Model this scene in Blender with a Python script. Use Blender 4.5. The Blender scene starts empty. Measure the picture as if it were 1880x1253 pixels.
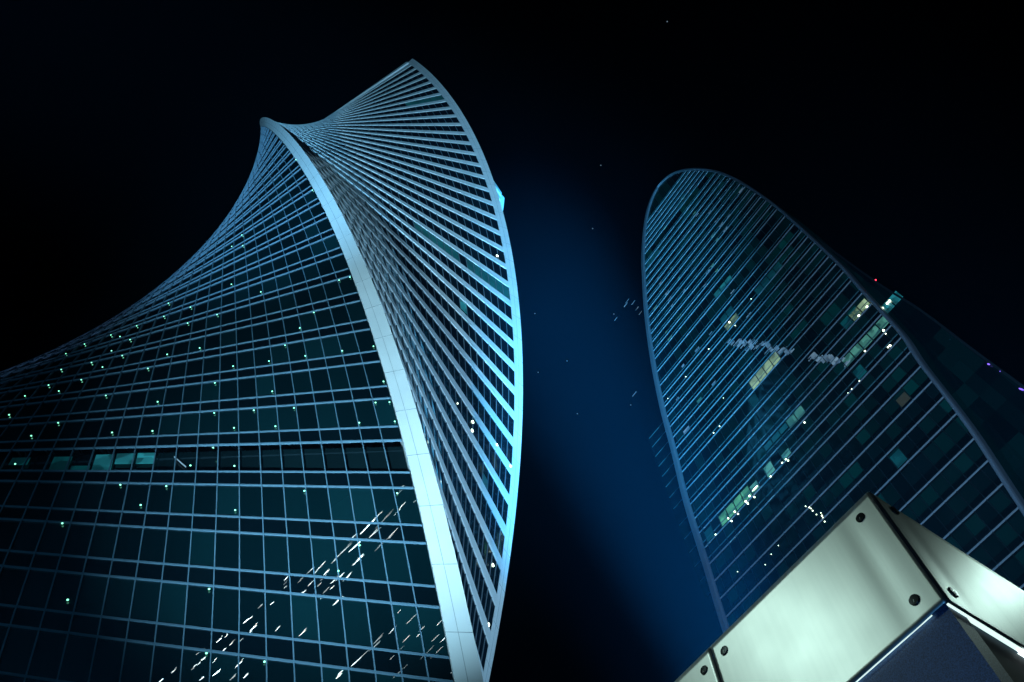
import bpy, bmesh, math, random
import numpy as np
from mathutils import Vector, Matrix

random.seed(7)
S = bpy.context.scene
COL = S.collection

# ------------------------------------------------------------------ camera
CAMZ = 1.6
FPX, ELEV, ROLL = 1519.98, 1.140373, -0.062318
_F = np.array([0, math.cos(ELEV), math.sin(ELEV)])
_R0 = np.array([1.0, 0, 0])
_U0 = np.cross(_R0, _F)
_R = math.cos(ROLL) * _R0 + math.sin(ROLL) * _U0
_U = -math.sin(ROLL) * _R0 + math.cos(ROLL) * _U0
CAM = np.array([0, 0, CAMZ])
cd = bpy.data.cameras.new('camera')
co = bpy.data.objects.new('camera', cd)
COL.objects.link(co)
cd.sensor_width = 36.0
cd.lens = 36.0 * FPX / 1880
cd.clip_start = 0.1
cd.clip_end = 6000
m = Matrix.Identity(4)
for i in range(3):
    m[i][0], m[i][1], m[i][2], m[i][3] = _R[i], _U[i], -_F[i], CAM[i]
co.matrix_world = m
S.camera = co


def ray(x, y):
    d = _F * FPX + _R * (x - 940) + _U * (626.5 - y)
    return d / np.linalg.norm(d)


# ------------------------------------------------------------------ world, lights, exposure
w = bpy.data.worlds.new('World')
S.world = w
w.use_nodes = True
nt = w.node_tree
bg = nt.nodes['Background']
sky = nt.nodes.new('ShaderNodeTexSky')
sky.sky_type = 'NISHITA'
sky.sun_disc = False
sky.sun_elevation = math.radians(-8)
sky.sun_rotation = math.radians(200)
nt.links.new(sky.outputs[0], bg.inputs[0])
bg.inputs[1].default_value = 0.05
S.view_settings.view_transform = 'Standard'
S.view_settings.look = 'None'
S.view_settings.exposure = 0
S.view_settings.gamma = 1
S.render.film_transparent = False
S.cycles.use_denoising = True
S.cycles.max_bounces = 6
S.cycles.volume_bounces = 0
S.cycles.sample_clamp_indirect = 4.0
S.cycles.caustics_reflective = False
S.cycles.caustics_refractive = False


def spot(name, loc, target, power, color, deg, blend=0.6, radius=0.4):
    L = bpy.data.lights.new(name, 'SPOT')
    L.energy = power
    L.color = color
    L.spot_size = math.radians(deg)
    L.spot_blend = blend
    L.shadow_soft_size = radius
    o = bpy.data.objects.new(name, L)
    COL.objects.link(o)
    o.location = loc
    o.rotation_euler = (Vector(target) - Vector(loc)).to_track_quat('-Z', 'Y').to_euler()
    return o


CYAN = (0.27, 0.72, 1.0)
BLUE = (0.05, 0.50, 1.0)
# plaza floodlights around the twisted tower, plus added feather and fill spots (below the frame)
spot('tower_floodlight', (-8, 10, 0.6), (-10, 28, 60), 3.5e5, (0.42, 0.80, 1.0), 46, 1.0)
spot('crown_floodlight', (-30, -22, 0.6), (-24, 40, 160), 0.85e6, (0.20, 0.62, 1.0), 30, 1.0)
spot('side_floodlight', (26, 40, 0.6), (-8, 50, 95), 2.7e5, (0.36, 0.72, 1.0), 50, 0.9)
spot('blue_floodlight', (22, 47, 0.6), (13.5, 67, 125), 4.2e7, BLUE, 16, 1.0, 0.6)
spot('beam_feather_spot', (22, 46, 0.6), (15, 66, 125), 0.34e7, BLUE, 32, 1.0, 0.6)  # wide weak spot added to feather the edge of the blue beam
spot('facade_floodlight', (16, 14, 0.6), (44, 82, 195), 3.6e5, (0.28, 0.62, 1.0), 60, 0.9)
spot('face_fill_spot', (-50, -14, 0.6), (-40, 28, 48), 0.2e5, (0.2, 0.65, 1.0), 60, 1.0)  # dim fill added to lift the broad face
spot('rib_fill_spot', (-115, 8, 0.6), (-57, 40, 84), 0.7e5, (0.5, 0.6, 1.0), 24, 0.8)  # added to brighten the far corner rib at left
# tall plaza lamps behind the photographer that light the steel panels
spot('plaza_lamp', (-4.2, 3.0, 10.6), (1.9, 3.9, 5.5), 0.275e3, (0.69, 1.0, 0.92), 70, 0.6, 0.5)
spot('street_lamp', (8.6, 6.3, 10.8), (3.1, 3.9, 5.6), 0.13e3, (0.69, 1.0, 0.92), 70, 0.6, 0.4)
spot('granite_fill_spot', (-0.6, 0.4, 0.2), (2.0, 4.2, 4.6), 260, (0.10, 0.42, 1.0), 60, 0.8, 0.3)  # low blue fill added for the granite wall


# ------------------------------------------------------------------ helpers
def mat(name, base, rough=0.5, metal=0.0, spec=0.5, emit=None, estr=0.0):
    M = bpy.data.materials.new(name)
    M.use_nodes = True
    b = M.node_tree.nodes['Principled BSDF']
    b.inputs['Base Color'].default_value = (*base, 1)
    b.inputs['Roughness'].default_value = rough
    b.inputs['Metallic'].default_value = metal
    b.inputs['Specular IOR Level'].default_value = spec
    if emit:
        b.inputs['Emission Color'].default_value = (*emit, 1)
        b.inputs['Emission Strength'].default_value = estr
    return M


def N(M, t, **kw):
    n = M.node_tree.nodes.new(t)
    for k, v in kw.items():
        if k.startswith('i_'):
            n.inputs[k[2:].replace('_', ' ')].default_value = v
        else:
            setattr(n, k, v)
    return n


def LK(M, a, b):
    M.node_tree.links.new(a, b)


class MB:
    """collects faces (numpy points) and becomes ONE mesh object"""

    def __init__(s):
        s.v, s.f, s.uv, s.mi = [], [], [], []

    def quad(s, a, b, c, d, uv=None, mi=0):
        n = len(s.v)
        s.v += [a, b, c, d]
        s.f.append((n, n + 1, n + 2, n + 3))
        s.uv.append(uv)
        s.mi.append(mi)

    def hexa(s, p):
        """p: 8 points, first 4 = one end ring, last 4 = the other"""
        n = len(s.v)
        s.v += list(p)
        for q in ((3, 2, 1, 0), (4, 5, 6, 7), (0, 1, 5, 4), (1, 2, 6, 5), (2, 3, 7, 6), (3, 0, 4, 7)):
            s.f.append(tuple(n + i for i in q))
            s.uv.append(None)
            s.mi.append(0)

    def sweep(s, rings, closed=True, cap=True):
        """rings: list of equally long point lists"""
        n = len(s.v)
        k = len(rings[0])
        for r in rings:
            s.v += list(r)
        for i in range(len(rings) - 1):
            for j in range(k if closed else k - 1):
                j2 = (j + 1) % k
                s.f.append((n + i * k + j, n + i * k + j2, n + (i + 1) * k + j2, n + (i + 1) * k + j))
                s.uv.append(None)
                s.mi.append(0)
        if cap and closed:
            s.f.append(tuple(n + j for j in range(k))[::-1])
            s.f.append(tuple(n + (len(rings) - 1) * k + j for j in range(k)))
            s.uv += [None, None]
            s.mi += [0, 0]

    def build(s, name, mats, parent=None, smooth=False, recalc=True):
        me = bpy.data.meshes.new(name)
        me.from_pydata([tuple(map(float, p)) for p in s.v], [], s.f)
        if any(u is not None for u in s.uv):
            L = me.uv_layers.new(name='cells')
            li = 0
            for fi, f in enumerate(s.f):
                for j in range(len(f)):
                    if s.uv[fi] is not None:
                        L.data[li].uv = s.uv[fi][j]
                    li += 1
        for M in (mats if isinstance(mats, (list, tuple)) else [mats]):
            me.materials.append(M)
        for fi, p in enumerate(me.polygons):
            p.material_index = s.mi[fi]
            p.use_smooth = smooth
        if recalc:
            bm = bmesh.new()
            bm.from_mesh(me)
            bmesh.ops.remove_doubles(bm, verts=bm.verts, dist=1e-4)
            bmesh.ops.recalc_face_normals(bm, faces=bm.faces)
            bm.to_mesh(me)
            bm.free()
        o = bpy.data.objects.new(name, me)
        COL.objects.link(o)
        if parent is not None:
            o.parent = parent
            o.matrix_parent_inverse = parent.matrix_world.inverted()
        return o


def ball(mb, c, r, seg=8, rings=5, axis=None, squash=1.0):
    """small ellipsoid; squashed along axis"""
    c = np.array(c, float)
    if axis is None:
        axis = np.array([0, 0, 1.0])
    axis = np.array(axis) / np.linalg.norm(axis)
    a = np.cross(axis, [0.3, 0.1, 0.9])
    a /= np.linalg.norm(a)
    b = np.cross(axis, a)
    rr = []
    for i in range(rings + 1):
        t = math.pi * i / rings
        rad = max(1e-4, math.sin(t)) * r
        rr.append([c + axis * (r * squash * math.cos(t)) + a * (rad * math.cos(2 * math.pi * j / seg)) + b * (rad * math.sin(2 * math.pi * j / seg)) for j in range(seg)])
    mb.sweep(rr)


def empty(name, loc, label, cat, group=None):
    o = bpy.data.objects.new(name, None)
    COL.objects.link(o)
    o.location = loc
    o['label'] = label
    o['category'] = cat
    if group:
        o['group'] = group
    bpy.context.view_layer.update()
    return o


# ------------------------------------------------------------------ materials
M_asphalt = mat('asphalt', (0.05, 0.05, 0.052), 0.9)
n = N(M_asphalt, 'ShaderNodeTexNoise', i_Scale=6.0, i_Detail=6.0)
r_ = N(M_asphalt, 'ShaderNodeValToRGB')
r_.color_ramp.elements[0].color = (0.03, 0.03, 0.032, 1)
r_.color_ramp.elements[1].color = (0.08, 0.08, 0.082, 1)
LK(M_asphalt, n.outputs[0], r_.inputs[0])
LK(M_asphalt, r_.outputs[0], M_asphalt.node_tree.nodes['Principled BSDF'].inputs['Base Color'])

# white enamel panels of the twisted tower: faint panel-to-panel variation
M_white = mat('white_cladding', (0.72, 0.74, 0.75), 0.42)
n = N(M_white, 'ShaderNodeTexNoise', i_Scale=0.35, i_Detail=5.0)
r_ = N(M_white, 'ShaderNodeValToRGB')
r_.color_ramp.elements[0].color = (0.62, 0.64, 0.65, 1)
r_.color_ramp.elements[1].color = (0.80, 0.81, 0.82, 1)
tc = N(M_white, 'ShaderNodeTexCoord')
LK(M_white, tc.outputs['Object'], n.inputs['Vector'])
LK(M_white, n.outputs[0], r_.inputs[0])
LK(M_white, r_.outputs[0], M_white.node_tree.nodes['Principled BSDF'].inputs['Base Color'])
M_joint = mat('panel_joint', (0.22, 0.24, 0.26), 0.8)
M_frame = mat('painted_frame', (0.095, 0.17, 0.235), 0.45)
M_mull = mat('mullion_paint', (0.12, 0.205, 0.28), 0.5)
M_mullB = mat('dark_mullion', (0.14, 0.17, 0.20), 0.5)


def glass(name, c0, c1, rough=0.05, spec=0.5, emit=0.0, ecol=(0.0, 0.3, 0.3)):
    """dark coated glazing whose panes differ a little from one another (blinds, rooms)"""
    M = mat(name, c0, rough, 0, spec)
    b = M.node_tree.nodes['Principled BSDF']
    uv = N(M, 'ShaderNodeUVMap', uv_map='cells')
    fl = N(M, 'ShaderNodeVectorMath', operation='FLOOR')
    LK(M, uv.outputs[0], fl.inputs[0])
    wn = N(M, 'ShaderNodeTexWhiteNoise', noise_dimensions='2D')
    LK(M, fl.outputs[0], wn.inputs['Vector'])
    mx = N(M, 'ShaderNodeMix', data_type='RGBA')
    mx.inputs[6].default_value = (*c0, 1)
    mx.inputs[7].default_value = (*c1, 1)
    pw = N(M, 'ShaderNodeMath', operation='POWER')
    pw.inputs[1].default_value = 2.0
    LK(M, wn.outputs['Value'], pw.inputs[0])
    LK(M, pw.outputs[0], mx.inputs[0])
    LK(M, mx.outputs[2], b.inputs['Base Color'])
    if emit:
        # rooms: whole runs of panes share a dim light, single panes differ
        sc = N(M, 'ShaderNodeVectorMath', operation='MULTIPLY')
        sc.inputs[1].default_value = (0.23, 1.0, 1.0)
        LK(M, fl.outputs[0], sc.inputs[0])
        nz = N(M, 'ShaderNodeTexNoise', i_Scale=1.0, i_Detail=1.0)
        LK(M, sc.outputs[0], nz.inputs['Vector'])
        mr = N(M, 'ShaderNodeMapRange')
        mr.inputs['From Min'].default_value = 0.40
        mr.inputs['From Max'].default_value = 0.75
        LK(M, nz.outputs[0], mr.inputs['Value'])
        mu = N(M, 'ShaderNodeMath', operation='MULTIPLY')
        LK(M, mr.outputs[0], mu.inputs[0])
        LK(M, wn.outputs['Value'], mu.inputs[1])
        m2 = N(M, 'ShaderNodeMath', operation='MULTIPLY')
        m2.inputs[1].default_value = emit
        LK(M, mu.outputs[0], m2.inputs[0])
        b.inputs['Emission Color'].default_value = (*ecol, 1)
        LK(M, m2.outputs[0], b.inputs['Emission Strength'])
    return M


M_glassA = glass('teal_glazing', (0.0008, 0.008, 0.011), (0.003, 0.024, 0.030), 0.0, 0.5)
M_glassB = glass('dark_glazing', (0.004, 0.012, 0.020), (0.006, 0.018, 0.028), 0.05, 0.4)
M_glassD = glass('recess_glazing', (0.003, 0.008, 0.010), (0.004, 0.014, 0.017), 0.08, 0.3)
M_spand = glass('spandrel_glazing', (0.001, 0.005, 0.008), (0.002, 0.008, 0.011), 0.0, 0.4)
M_glass2 = glass('office_glazing', (0.004, 0.014, 0.018), (0.006, 0.024, 0.028), 0.05, 0.03, 0.055, (0.0, 0.42, 0.46))
M_spand2 = mat('black_spandrel', (0.003, 0.008, 0.011), 0.25, 0, 0.15)
M_glass2d = glass('shaded_glazing', (0.003, 0.010, 0.014), (0.005, 0.018, 0.022), 0.06, 0.3, 0.02, (0.0, 0.4, 0.5))
M_tealroom = mat('teal_lit_room', (0.02, 0.1, 0.1), 0.3, emit=(0.03, 0.40, 0.50), estr=0.32)
M_tealdim = mat('teal_dim_room', (0.02, 0.1, 0.1), 0.3, emit=(0.01, 0.34, 0.40), estr=0.08)
M_jaderoom = mat('jade_lit_room', (0.05, 0.2, 0.14), 0.3, emit=(0.12, 0.42, 0.34), estr=0.36)
M_greenroom = mat('green_lit_room', (0.05, 0.2, 0.12), 0.3, emit=(0.14, 0.60, 0.32), estr=0.42)
M_warmroom = mat('warm_lit_room', (0.2, 0.2, 0.1), 0.3, emit=(0.40, 0.60, 0.36), estr=0.46)
M_palewin_refl = mat('pale_blind_and_reflection', (0.3, 0.35, 0.4), 0.3, emit=(0.30, 0.48, 0.62), estr=0.26)  # glow for pale blinds and for the painted rib reflection
for M, sc_ in ((M_jaderoom, 0.8), (M_tealroom, 0.9), (M_tealdim, 0.6), (M_greenroom, 0.8), (M_warmroom, 0.7), (M_palewin_refl, 1.3)):
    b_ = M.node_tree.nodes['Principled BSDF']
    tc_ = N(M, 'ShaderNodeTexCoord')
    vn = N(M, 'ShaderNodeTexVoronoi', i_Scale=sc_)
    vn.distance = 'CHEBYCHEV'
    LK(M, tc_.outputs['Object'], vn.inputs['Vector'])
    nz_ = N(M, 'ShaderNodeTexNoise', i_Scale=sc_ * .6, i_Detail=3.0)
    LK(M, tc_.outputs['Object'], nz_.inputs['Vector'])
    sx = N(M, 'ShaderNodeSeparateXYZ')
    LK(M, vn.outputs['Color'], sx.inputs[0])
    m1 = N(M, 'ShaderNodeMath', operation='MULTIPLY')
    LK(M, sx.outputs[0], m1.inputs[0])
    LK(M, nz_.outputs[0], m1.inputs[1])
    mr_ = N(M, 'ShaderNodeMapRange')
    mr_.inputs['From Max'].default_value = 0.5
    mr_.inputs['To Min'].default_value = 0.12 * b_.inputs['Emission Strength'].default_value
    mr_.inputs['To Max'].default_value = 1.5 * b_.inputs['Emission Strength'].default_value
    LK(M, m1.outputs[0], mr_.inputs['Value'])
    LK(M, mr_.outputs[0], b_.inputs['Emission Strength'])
M_lampW = mat('white_lamp', (0.8, 0.8, 0.8), 0.4, emit=(0.85, 1.0, 0.72), estr=6.0)
M_lampG = mat('green_led', (0.5, 0.8, 0.6), 0.4, emit=(0.26, 1.0, 0.62), estr=2.2)
M_lampR = mat('red_beacon_lens', (0.6, 0.02, 0.02), 0.3, emit=(1.0, 0.03, 0.06), estr=6.0)
M_lampP = mat('violet_led', (0.3, 0.1, 0.8), 0.3, emit=(0.25, 0.14, 1.0), estr=1.6)
M_rim = mat('rim_cladding', (0.30, 0.31, 0.36), 0.38, 0.3)
M_dim = mat('dim_trim', (0.022, 0.028, 0.034), 0.5)
M_line2 = mat('ceiling_trim', (0.10, 0.20, 0.22), 0.5)
M_line = mat('floor_edge_trim', (0.40, 0.42, 0.46), 0.4, 0.2)

# brushed steel
M_steel = mat('brushed_steel', (0.60, 0.63, 0.60), 0.4, 1.0)
b = M_steel.node_tree.nodes['Principled BSDF']
tc = N(M_steel, 'ShaderNodeTexCoord')
mp = N(M_steel, 'ShaderNodeMapping')
mp.inputs['Scale'].default_value = (60, 60, 1.2)
LK(M_steel, tc.outputs['Object'], mp.inputs['Vector'])
nz = N(M_steel, 'ShaderNodeTexNoise', i_Scale=1.0, i_Detail=3.0)
LK(M_steel, mp.outputs[0], nz.inputs['Vector'])
nz2 = N(M_steel, 'ShaderNodeTexNoise', i_Scale=3.0, i_Detail=4.0)
LK(M_steel, tc.outputs['Object'], nz2.inputs['Vector'])
mr = N(M_steel, 'ShaderNodeMapRange')
mr.inputs['To Min'].default_value = 0.37
mr.inputs['To Max'].default_value = 0.44
LK(M_steel, nz2.outputs[0], mr.inputs['Value'])
LK(M_steel, mr.outputs[0], b.inputs['Roughness'])
bp = N(M_steel, 'ShaderNodeBump', i_Strength=0.012, i_Distance=0.01)
LK(M_steel, nz.outputs[0], bp.inputs['Height'])
LK(M_steel, bp.outputs[0], b.inputs['Normal'])
mp2 = N(M_steel, 'ShaderNodeMapping')
mp2.inputs['Scale'].default_value = (22, 22, 0.7)
LK(M_steel, tc.outputs['Object'], mp2.inputs['Vector'])
nz3 = N(M_steel, 'ShaderNodeTexNoise', i_Scale=1.0, i_Detail=5.0)
LK(M_steel, mp2.outputs[0], nz3.inputs['Vector'])
r_ = N(M_steel, 'ShaderNodeValToRGB')
r_.color_ramp.elements[0].position = 0.30
r_.color_ramp.elements[0].color = (0.575, 0.605, 0.58, 1)
r_.color_ramp.elements[1].position = 0.62
r_.color_ramp.elements[1].color = (0.61, 0.64, 0.61, 1)
LK(M_steel, nz3.outputs[0], r_.inputs[0])
LK(M_steel, r_.outputs[0], b.inputs['Base Color'])
M_bolt = mat('black_bolt', (0.012, 0.016, 0.018), 0.25, 0.6)
M_boltin = mat('bolt_slot', (0.25, 0.27, 0.27), 0.3, 0.9)
M_edge = mat('panel_edge', (0.26, 0.28, 0.26), 0.5, 0.8)
M_led = mat('led_strip', (0.9, 0.9, 0.9), 0.4, emit=(0.75, 1.0, 0.92), estr=1.1)
M_ledhot = mat('led_tube', (0.9, 0.9, 0.9), 0.4, emit=(0.85, 1.0, 0.95), estr=3.0)
M_granite = mat('speckled_granite', (0.12, 0.14, 0.17), 0.55)
tc = N(M_granite, 'ShaderNodeTexCoord')
nz = N(M_granite, 'ShaderNodeTexNoise', i_Scale=130.0, i_Detail=3.0)
LK(M_granite, tc.outputs['Object'], nz.inputs['Vector'])
r_ = N(M_granite, 'ShaderNodeValToRGB')
r_.color_ramp.elements[0].position = 0.35
r_.color_ramp.elements[0].color = (0.012, 0.042, 0.105, 1)
r_.color_ramp.elements[1].position = 0.68
r_.color_ramp.elements[1].color = (0.06, 0.16, 0.36, 1)
LK(M_granite, nz.outputs[0], r_.inputs[0])
LK(M_granite, r_.outputs[0], M_granite.node_tree.nodes['Principled BSDF'].inputs['Base Color'])

# ------------------------------------------------------------------ ground
mb = MB()
mb.quad((-1500, -1500, 0), (1500, -1500, 0), (1500, 1500, 0), (-1500, 1500, 0))
g = mb.build('ground', M_asphalt)
g['kind'] = 'structure'
g['label'] = 'dark asphalt plaza below the frame'

# ------------------------------------------------------------------ twisted tower
CX, CY = -28.921711, 50.480742
RM, RP, DP = 29.232704, 30.426984, 0.0331855
TH, OM, Z1, FH = -0.570540, -0.01241116, 33.423809 + CAMZ, 4.3
KTOP = 43.7
KBOT = (0.0 - Z1) / FH
SIDE = math.pi / 2


def rot(k):
    return TH + OM * k * FH


def corner(k, c, part='m'):
    """point on corner c (0..3) at floor coordinate k: m edge, p outer edge, n far edge"""
    off = {'m': 0.0, 'p': DP, 'n': 2 * DP}[part]
    R = RP if part == 'p' else RM
    a = rot(k) + c * SIDE + off
    return np.array([CX + R * math.cos(a), CY + R * math.sin(a), Z1 + FH * k])


def face_pt(k, t, c, out=0.0):
    """face that ends at corner c: t=0 at the m edge of corner c, t=1 at the n edge of corner c-1"""
    A, B = corner(k, c, 'm'), corner(k, c - 1, 'n')
    d = (B - A)
    nrm = np.array([-d[1], d[0], 0.0])
    nrm /= np.linalg.norm(nrm)
    mid = (A + B) / 2 - np.array([CX, CY, 0])
    if nrm[0] * mid[0] + nrm[1] * mid[1] < 0:
        nrm = -nrm
    return A + d * t + nrm * out


NB = 27
PITCH = 0.0357
TS = [0.002] + [PITCH * (i + 1) for i in range(27)] + [0.998]
HS = 0.155           # half height of a spandrel, in floors
HB = 0.145

tower = empty('twisted_tower', (CX, CY, 0), 'floodlit tower twisting as it rises, with pale corner ribs and white floor bands', 'skyscraper')

# corner ribs -----------------------------------------------------
ks = np.arange(KBOT, KTOP + 0.001, (KTOP - KBOT) / 110)
for c in range(4):
    mb = MB()
    rings = []
    for k in ks:
        m_, p_, n_ = corner(k, c, 'm'), corner(k, c, 'p'), corner(k, c, 'n')
        ctr = np.array([CX, CY, m_[2]])
        inn = ctr + ((m_ + n_) / 2 - ctr) * 0.965
        rings.append([m_, p_, n_, inn])
    mb.sweep(rings)
    rib = mb.build('corner_rib', M_white, tower)
    # joints between the cladding panels: one along the rib, short ones across it
    mb = MB()
    for k0, k1 in zip(ks[:-1], ks[1:]):
        q = []
        for k in (k0, k1):
            m_, p_ = corner(k, c, 'm'), corner(k, c, 'p')
            d = p_ - m_
            nn = np.cross(d, [0, 0, 1.0])
            nn /= np.linalg.norm(nn)
            ctr = np.array([CX, CY, m_[2]])
            if nn @ (m_ - ctr) < 0:
                nn = -nn
            e = d / np.linalg.norm(d)
            cpt = m_ + d * 0.46
            q.append([cpt - e * 0.012 - nn * 0.02, cpt + e * 0.012 - nn * 0.02, cpt + e * 0.012 + nn * 0.022, cpt - e * 0.012 + nn * 0.022])
        mb.hexa(q[0] + q[1])
    kk = math.ceil(KBOT * 1) + 0.5
    while kk < KTOP - 0.5:
        q = []
        for k in (kk - 0.003, kk + 0.003):
            m_, p_ = corner(k, c, 'm'), corner(k, c, 'p')
            d = p_ - m_
            nn = np.cross(d, [0, 0, 1.0])
            nn /= np.linalg.norm(nn)
            ctr = np.array([CX, CY, m_[2]])
            if nn @ (m_ - ctr) < 0:
                nn = -nn
            q.append([m_ + d * 0.01 - nn * 0.02, p_ - d * 0.01 - nn * 0.02, p_ - d * 0.01 + nn * 0.018, m_ + d * 0.01 + nn * 0.018])
        mb.hexa(q[0] + q[1])
        kk += 1.0
    mb.build('panel_joint', M_joint, rib)


def face_n(k, t, c):
    e1 = face_pt(k, t + .01, c) - face_pt(k, t - .01, c)
    e2 = face_pt(k + .1, t, c) - face_pt(k - .1, t, c)
    n = np.cross(e1, e2)
    n /= np.linalg.norm(n)
    o = face_pt(k, t, c, 1.0) - face_pt(k, t, c, 0.0)
    return n if n @ o > 0 else -n


def curved_storey(name, c, k0, k1, out, M, par, rows=3):
    """cold-bent glazing: smooth across the storey, following the twist exactly"""
    me = bpy.data.meshes.new(name)
    V, NR_, Fc, UVs = [], [], [], []
    K = len(TS)
    rng = random.Random(int(k0 * 50) + 5)
    for r in range(rows + 1):
        k = k0 + (k1 - k0) * r / rows
        for t in TS:
            V.append(tuple(face_pt(k, t, c, out)))
            NR_.append(tuple(face_n(k, t, c)))
    v0 = math.floor(k0 + 0.5) + 40 * c + .1
    for r in range(rows):
        for i in range(K - 1):
            Fc.append((r * K + i + 1, r * K + i, (r + 1) * K + i, (r + 1) * K + i + 1))
            UVs.append([(i + .9, v0 + .8 * r / rows), (i + .1, v0 + .8 * r / rows), (i + .1, v0 + .8 * (r + 1) / rows), (i + .9, v0 + .8 * (r + 1) / rows)])
    me.from_pydata(V, [], Fc)
    L = me.uv_layers.new(name='cells')
    for fi in range(len(Fc)):
        for j in range(4):
            L.data[fi * 4 + j].uv = UVs[fi][j]
    me.materials.append(M)
    for p in me.polygons:
        p.use_smooth = True
    if me.polygons[0].normal @ Vector(NR_[0]) < 0:
        me.flip_normals()
    me.normals_split_custom_set_from_vertices(NR_)
    o = bpy.data.objects.new(name, me)
    COL.objects.link(o)
    o.parent = par
    o.matrix_parent_inverse = par.matrix_world.inverted()
    return o


def storey(mb, c, k0, k1, out, mi=0, tilt=0.0, sub=1):
    rng = random.Random(int(k0 * 100) + c * 7919)
    for i in range(len(TS) - 1):
        ka, kb = k0, k1
        j = [rng.uniform(-tilt, tilt) for _ in range(2)]
        a = face_pt(ka, TS[i], c, out + j[0])
        b_ = face_pt(ka, TS[i + 1], c, out - j[0] + j[1])
        cc = face_pt(kb, TS[i + 1], c, out + j[1])
        d_ = face_pt(kb, TS[i], c, out - j[1] + j[0])
        u0, u1, v0 = i + 0.1, i + 0.9, math.floor(k0 + 0.5) + 40 * c + 0.1
        mb.quad(a, b_, cc, d_, [(u0, v0), (u1, v0), (u1, v0 + .8), (u0, v0 + .8)], mi)


def strip(mb, c, k0, k1, o0, o1, nseg=14, t0=0.002, t1=0.998):
    """horizontal bar following the face"""
    rings = []
    for i in range(nseg + 1):
        t = t0 + (t1 - t0) * i / nseg
        rings.append([face_pt(k0, t, c, o0), face_pt(k0, t, c, o1), face_pt(k1, t, c, o1), face_pt(k1, t, c, o0)])
    mb.sweep(rings)


# storeys: window ribbons, spandrels and bands. face 0 = the broad face at left, face 1 = the white-banded face
K0 = -2
for c in (0, 1):
    k = K0
    while k < 43:
        mb = MB()
        if c == 0:
            k1 = min(k + 1 - HS, KTOP)
            if k == 3:
                storey(mb, c, k + HS, k1, -0.55, 0)
                mb.build('ribbon_window', M_glassD, tower)
            else:
                curved_storey('ribbon_window', c, k + HS, k1, -0.05, M_glassA, tower)
        else:
            storey(mb, c, k + HB, k + 1 - HB, -0.05, 0, 0.004)
            mb.build('ribbon_window', M_glassB, tower)
        k += 1
    for k in range(K0, 44):
        mb = MB()
        if c == 0:
            strip(mb, c, k - HS - 0.011, k - HS + 0.011, -0.10, 0.05)
            strip(mb, c, k + HS - 0.011, k + HS + 0.011, -0.10, 0.05)
            fr = mb.build('transom_pair', M_frame, tower)
            curved_storey('spandrel', c, k - HS + 0.013, k + HS - 0.013, -0.03, M_spand, fr, 1)
        else:
            strip(mb, c, k - HB, k + HB, -0.08, 0.05)
            mb.build('floor_band', M_white, tower)
    for i in range(1, len(TS) - 1):
        mb = MB()
        rings = []
        hw = (0.034 if c == 0 else 0.035) / 41.0
        for k in np.arange(K0, 43.5, 0.25):
            t = TS[i]
            o1 = 0.045 if c == 0 else 0.02
            rings.append([face_pt(k, t - hw, c, -0.08), face_pt(k, t - hw, c, o1), face_pt(k, t + hw, c, o1), face_pt(k, t + hw, c, -0.08)])
        mb.sweep(rings)
        mb.build('mullion', M_mull if c == 0 else M_mullB, tower)
# lower floors (outside the frame) and the two faces turned away
mb = MB()
for c in range(4):
    lo, hi = (KBOT, K0 + (HS if c == 0 else HB)) if c < 2 else (KBOT, 43 + 0.5)
    kk = lo
    while kk < hi - 1e-6:
        k2 = min(kk + 1, hi)
        storey(mb, c, kk, k2, -0.06)
        kk = k2
mb.build('rear_glazing', M_glassB, tower)['kind'] = 'stuff'
mb = MB()
for c in (2, 3):
    for k in range(-8, 44):
        strip(mb, c, k - HB, k + HB, -0.08, 0.30, 8)
mb.build('rear_floor_band', M_white, tower)['kind'] = 'stuff'
# roof edge and roof
mb = MB()
for c in range(4):
    strip(mb, c, KTOP - 0.30, KTOP, -0.3, 0.32)
mb.build('roof_edge', M_white, tower)
mb = MB()
for c in range(4):
    storey(mb, c, 43 + HB, KTOP - 0.30, -0.06)
mb.build('parapet_glazing', M_glassB, tower)
mb = MB()
mb.quad(*[corner(KTOP - 0.35, c, 'm') * np.array([1, 1, 1]) for c in range(4)])
mb.build('roof', M_frame, tower)

# rooms lit behind the recessed storey of face 0 -------------------
def face0_hit(x, y, c=0):
    """(k,t) where the sight line of photo pixel x,y meets face c"""
    r = ray(x, y)
    best = None
    k, t = 10.0, 0.3
    # newton on the projected pixel
    def pr(k, t):
        X = face_pt(k, t, c) - CAM
        d = X @ _F
        return np.array([940 + FPX * (X @ _R) / d, 626.5 - FPX * (X @ _U) / d])
    starts = [(kk, tt) for kk in range(-2, 43, 3) for tt in (0.05, 0.25, 0.45, 0.7)]
    starts.sort(key=lambda s: float(np.sum((pr(*s) - (x, y)) ** 2)))
    k, t = starts[0]
    for _ in range(25):
        p = pr(k, t)
        e = p - (x, y)
        if abs(e).max() < 0.05:
            break
        jk = (pr(k + 1e-3, t) - p) / 1e-3
        jt = (pr(k, t + 1e-4) - p) / 1e-4
        try:
            s = np.linalg.solve(np.stack([jk, jt], 1), -e)
        except Exception:
            break
        s[0] = max(-2, min(2, s[0]))
        s[1] = max(-.15, min(.15, s[1]))
        k, t = k + s[0], t + s[1]
    if abs(pr(k, t) - (x, y)).max() > 1:
        return None
    return k, t


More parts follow.
